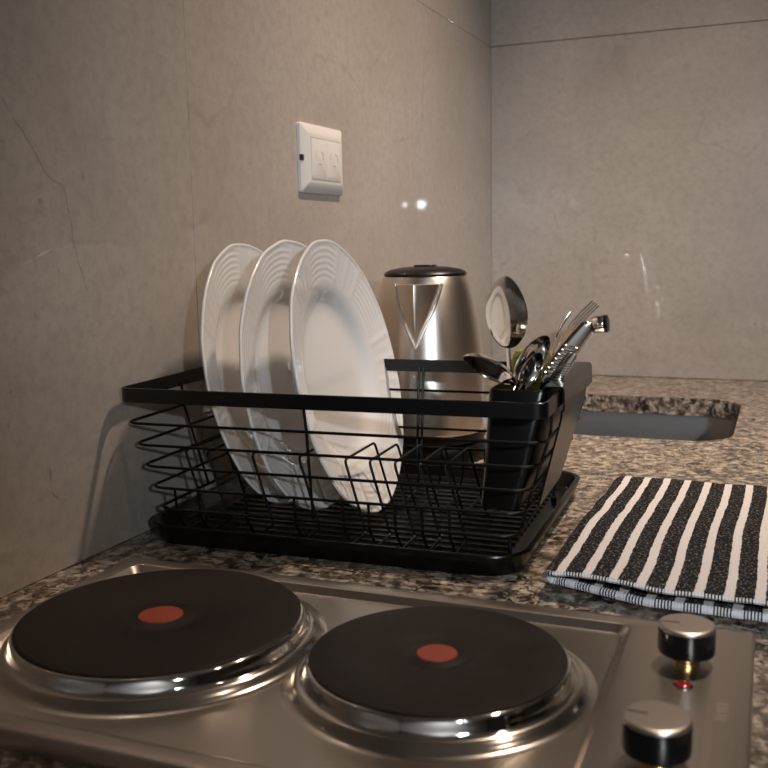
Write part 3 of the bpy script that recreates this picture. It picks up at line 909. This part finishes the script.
# green sponge behind the spoons
c0 = hw(0.136, 0.060, 0.0)
sg = obj('dish_sponge', loft([rrect(0.0135, 0.019, 0.006, 0.0, 5), rrect(0.0155, 0.021, 0.006, 0.003, 5), rrect(0.0150, 0.0205, 0.006, 0.030, 5), rrect(0.0160, 0.0210, 0.006, 0.068, 5), rrect(0.0155, 0.0205, 0.007, 0.102, 5), rrect(0.0125, 0.0165, 0.006, 0.110, 5)]), M['sponge'])
sg.location = (c0.x - 0.002, c0.y, 0.0435); sg.rotation_euler = (0, 0, RA)
tag(sg, 'mottled green sponge tucked behind the spoons in the holder', 'sponge')

# ------------------------------------------------------------------ folded striped towel
tw = tag(empty('striped_towel', (0.365, 0.655, 0.0)), 'black and white striped towel folded on the granite beside the rack', 'towel')
def towel():
    W, D = 0.285, 0.288
    TH = 0.0042
    zt, zb, rad = 0.0170, 0.0042, 0.0054
    cs = []     # centre line of the cross section (x, z, arclength, layer 0..1)
    n1 = 46
    for i in range(n1 + 1):
        cs.append((W - (W - 0.007) * i / n1, zt, 0.0))
    for i in range(1, 8):
        a = math.pi * i / 8
        cs.append((0.007 - 0.0065 * math.sin(a), (zt + zb) / 2 + (zt - zb) / 2 * math.cos(a), i / 8))
    for i in range(n1 + 1):
        cs.append((0.007 + (W - 0.007) * i / n1, zb, 1.0))
    s = [0.0]
    for a, b in zip(cs, cs[1:]): s.append(s[-1] + math.hypot(b[0] - a[0], b[1] - a[1]))
    s0 = s[n1]       # arclength where the fold starts
    ny = 60
    V, UV, Fc = [], [], []
    m = len(cs)
    def front(x, lay):
        top = -0.006 - 0.020 * (x / 0.15) * 0.6 + 0.002 * math.sin(x * 60)
        bot = 0.018 - 0.022 * min(1, x / 0.07) - 0.004 * (x / 0.15)
        return top * (1 - lay) + bot * lay
    def pos(i, k, side):
        x, z, lay = cs[i]
        t = k / ny
        q0, q1 = cs[max(i - 1, 0)], cs[min(i + 1, m - 1)]
        tx, tz = q1[0] - q0[0], q1[1] - q0[1]; l = math.hypot(tx, tz)
        nx, nz = tz / l, -tx / l          # outward
        off = TH * side
        # left border drifts right towards the back, long soft waves
        yf = front(x, lay)
        y = yf + (D - yf) * t
        xx = x + 0.005 * t * (1 - x / W) + 0.0009 * math.sin(t * 8 + 1)
        wav = 0.0016 * mnoise.noise(Vector((x * 14, y * 14, 3.1 * lay))) + 0.0008 * mnoise.noise(Vector((x * 45, y * 45, 7 + lay)))
        dip = 0.0012 * math.exp(-((t - 0.60) / 0.05) ** 2)
        e = 1 - 0.35 * max(0, 1 - t * 14)
        zz = z + (wav - dip) * (1.2 if lay < 0.5 else 0.25) + 0.0012
        # the open front lifts a little near the middle of the fold
        return (xx + nx * off * 0.5, y, max(0.0004, zz + nz * off * 0.5 * e))
    for side in (1, -1):
        for i in range(m):
            for k in range(ny + 1):
                V.append(pos(i, k, side)); UV.append((s[i] - s0 + 0.01535, V[-1][1]))
    K = m * (ny + 1)
    for i in range(m - 1):
        for k in range(ny):
            a = i * (ny + 1) + k; b = a + ny + 1
            Fc.append((a, b, b + 1, a + 1)); Fc.append((K + a + 1, K + b + 1, K + b, K + a))
        a = i * (ny + 1); b = a + ny + 1
        Fc.append((a, K + a, K + b, b)); Fc.append((a + ny, b + ny, K + b + ny, K + a + ny))
    for i in (0, m - 1):
        for k in range(ny):
            a = i * (ny + 1) + k
            q = (a, a + 1, K + a + 1, K + a)
            Fc.append(q if i == 0 else tuple(reversed(q)))
    obj('cloth', (V, Fc), M['towel'], tw, uv=UV)
    # overlocked hem along the front edge
    hv, hf, hu = [], [], []
    pts = [tuple((Vector(pos(i, 0, 1)) + Vector(pos(i, 0, -1))) / 2) for i in range(m)]
    vf = tube(pts, 0.0026, 8, rad=[0.0017 + 0.0014 * c_[2] for c_ in cs])
    hu = []
    for i in range(m):
        for j in range(8): hu.append((s[i] - s0 + 0.01535, j * 0.001))
    vf = ([(a, b - 0.0005, max(0.0003, c)) for a, b, c in [tuple(q) for q in vf[0]]], vf[1])
    obj('hem', vf, M['towel_hem'], tw, uv=hu)
towel()
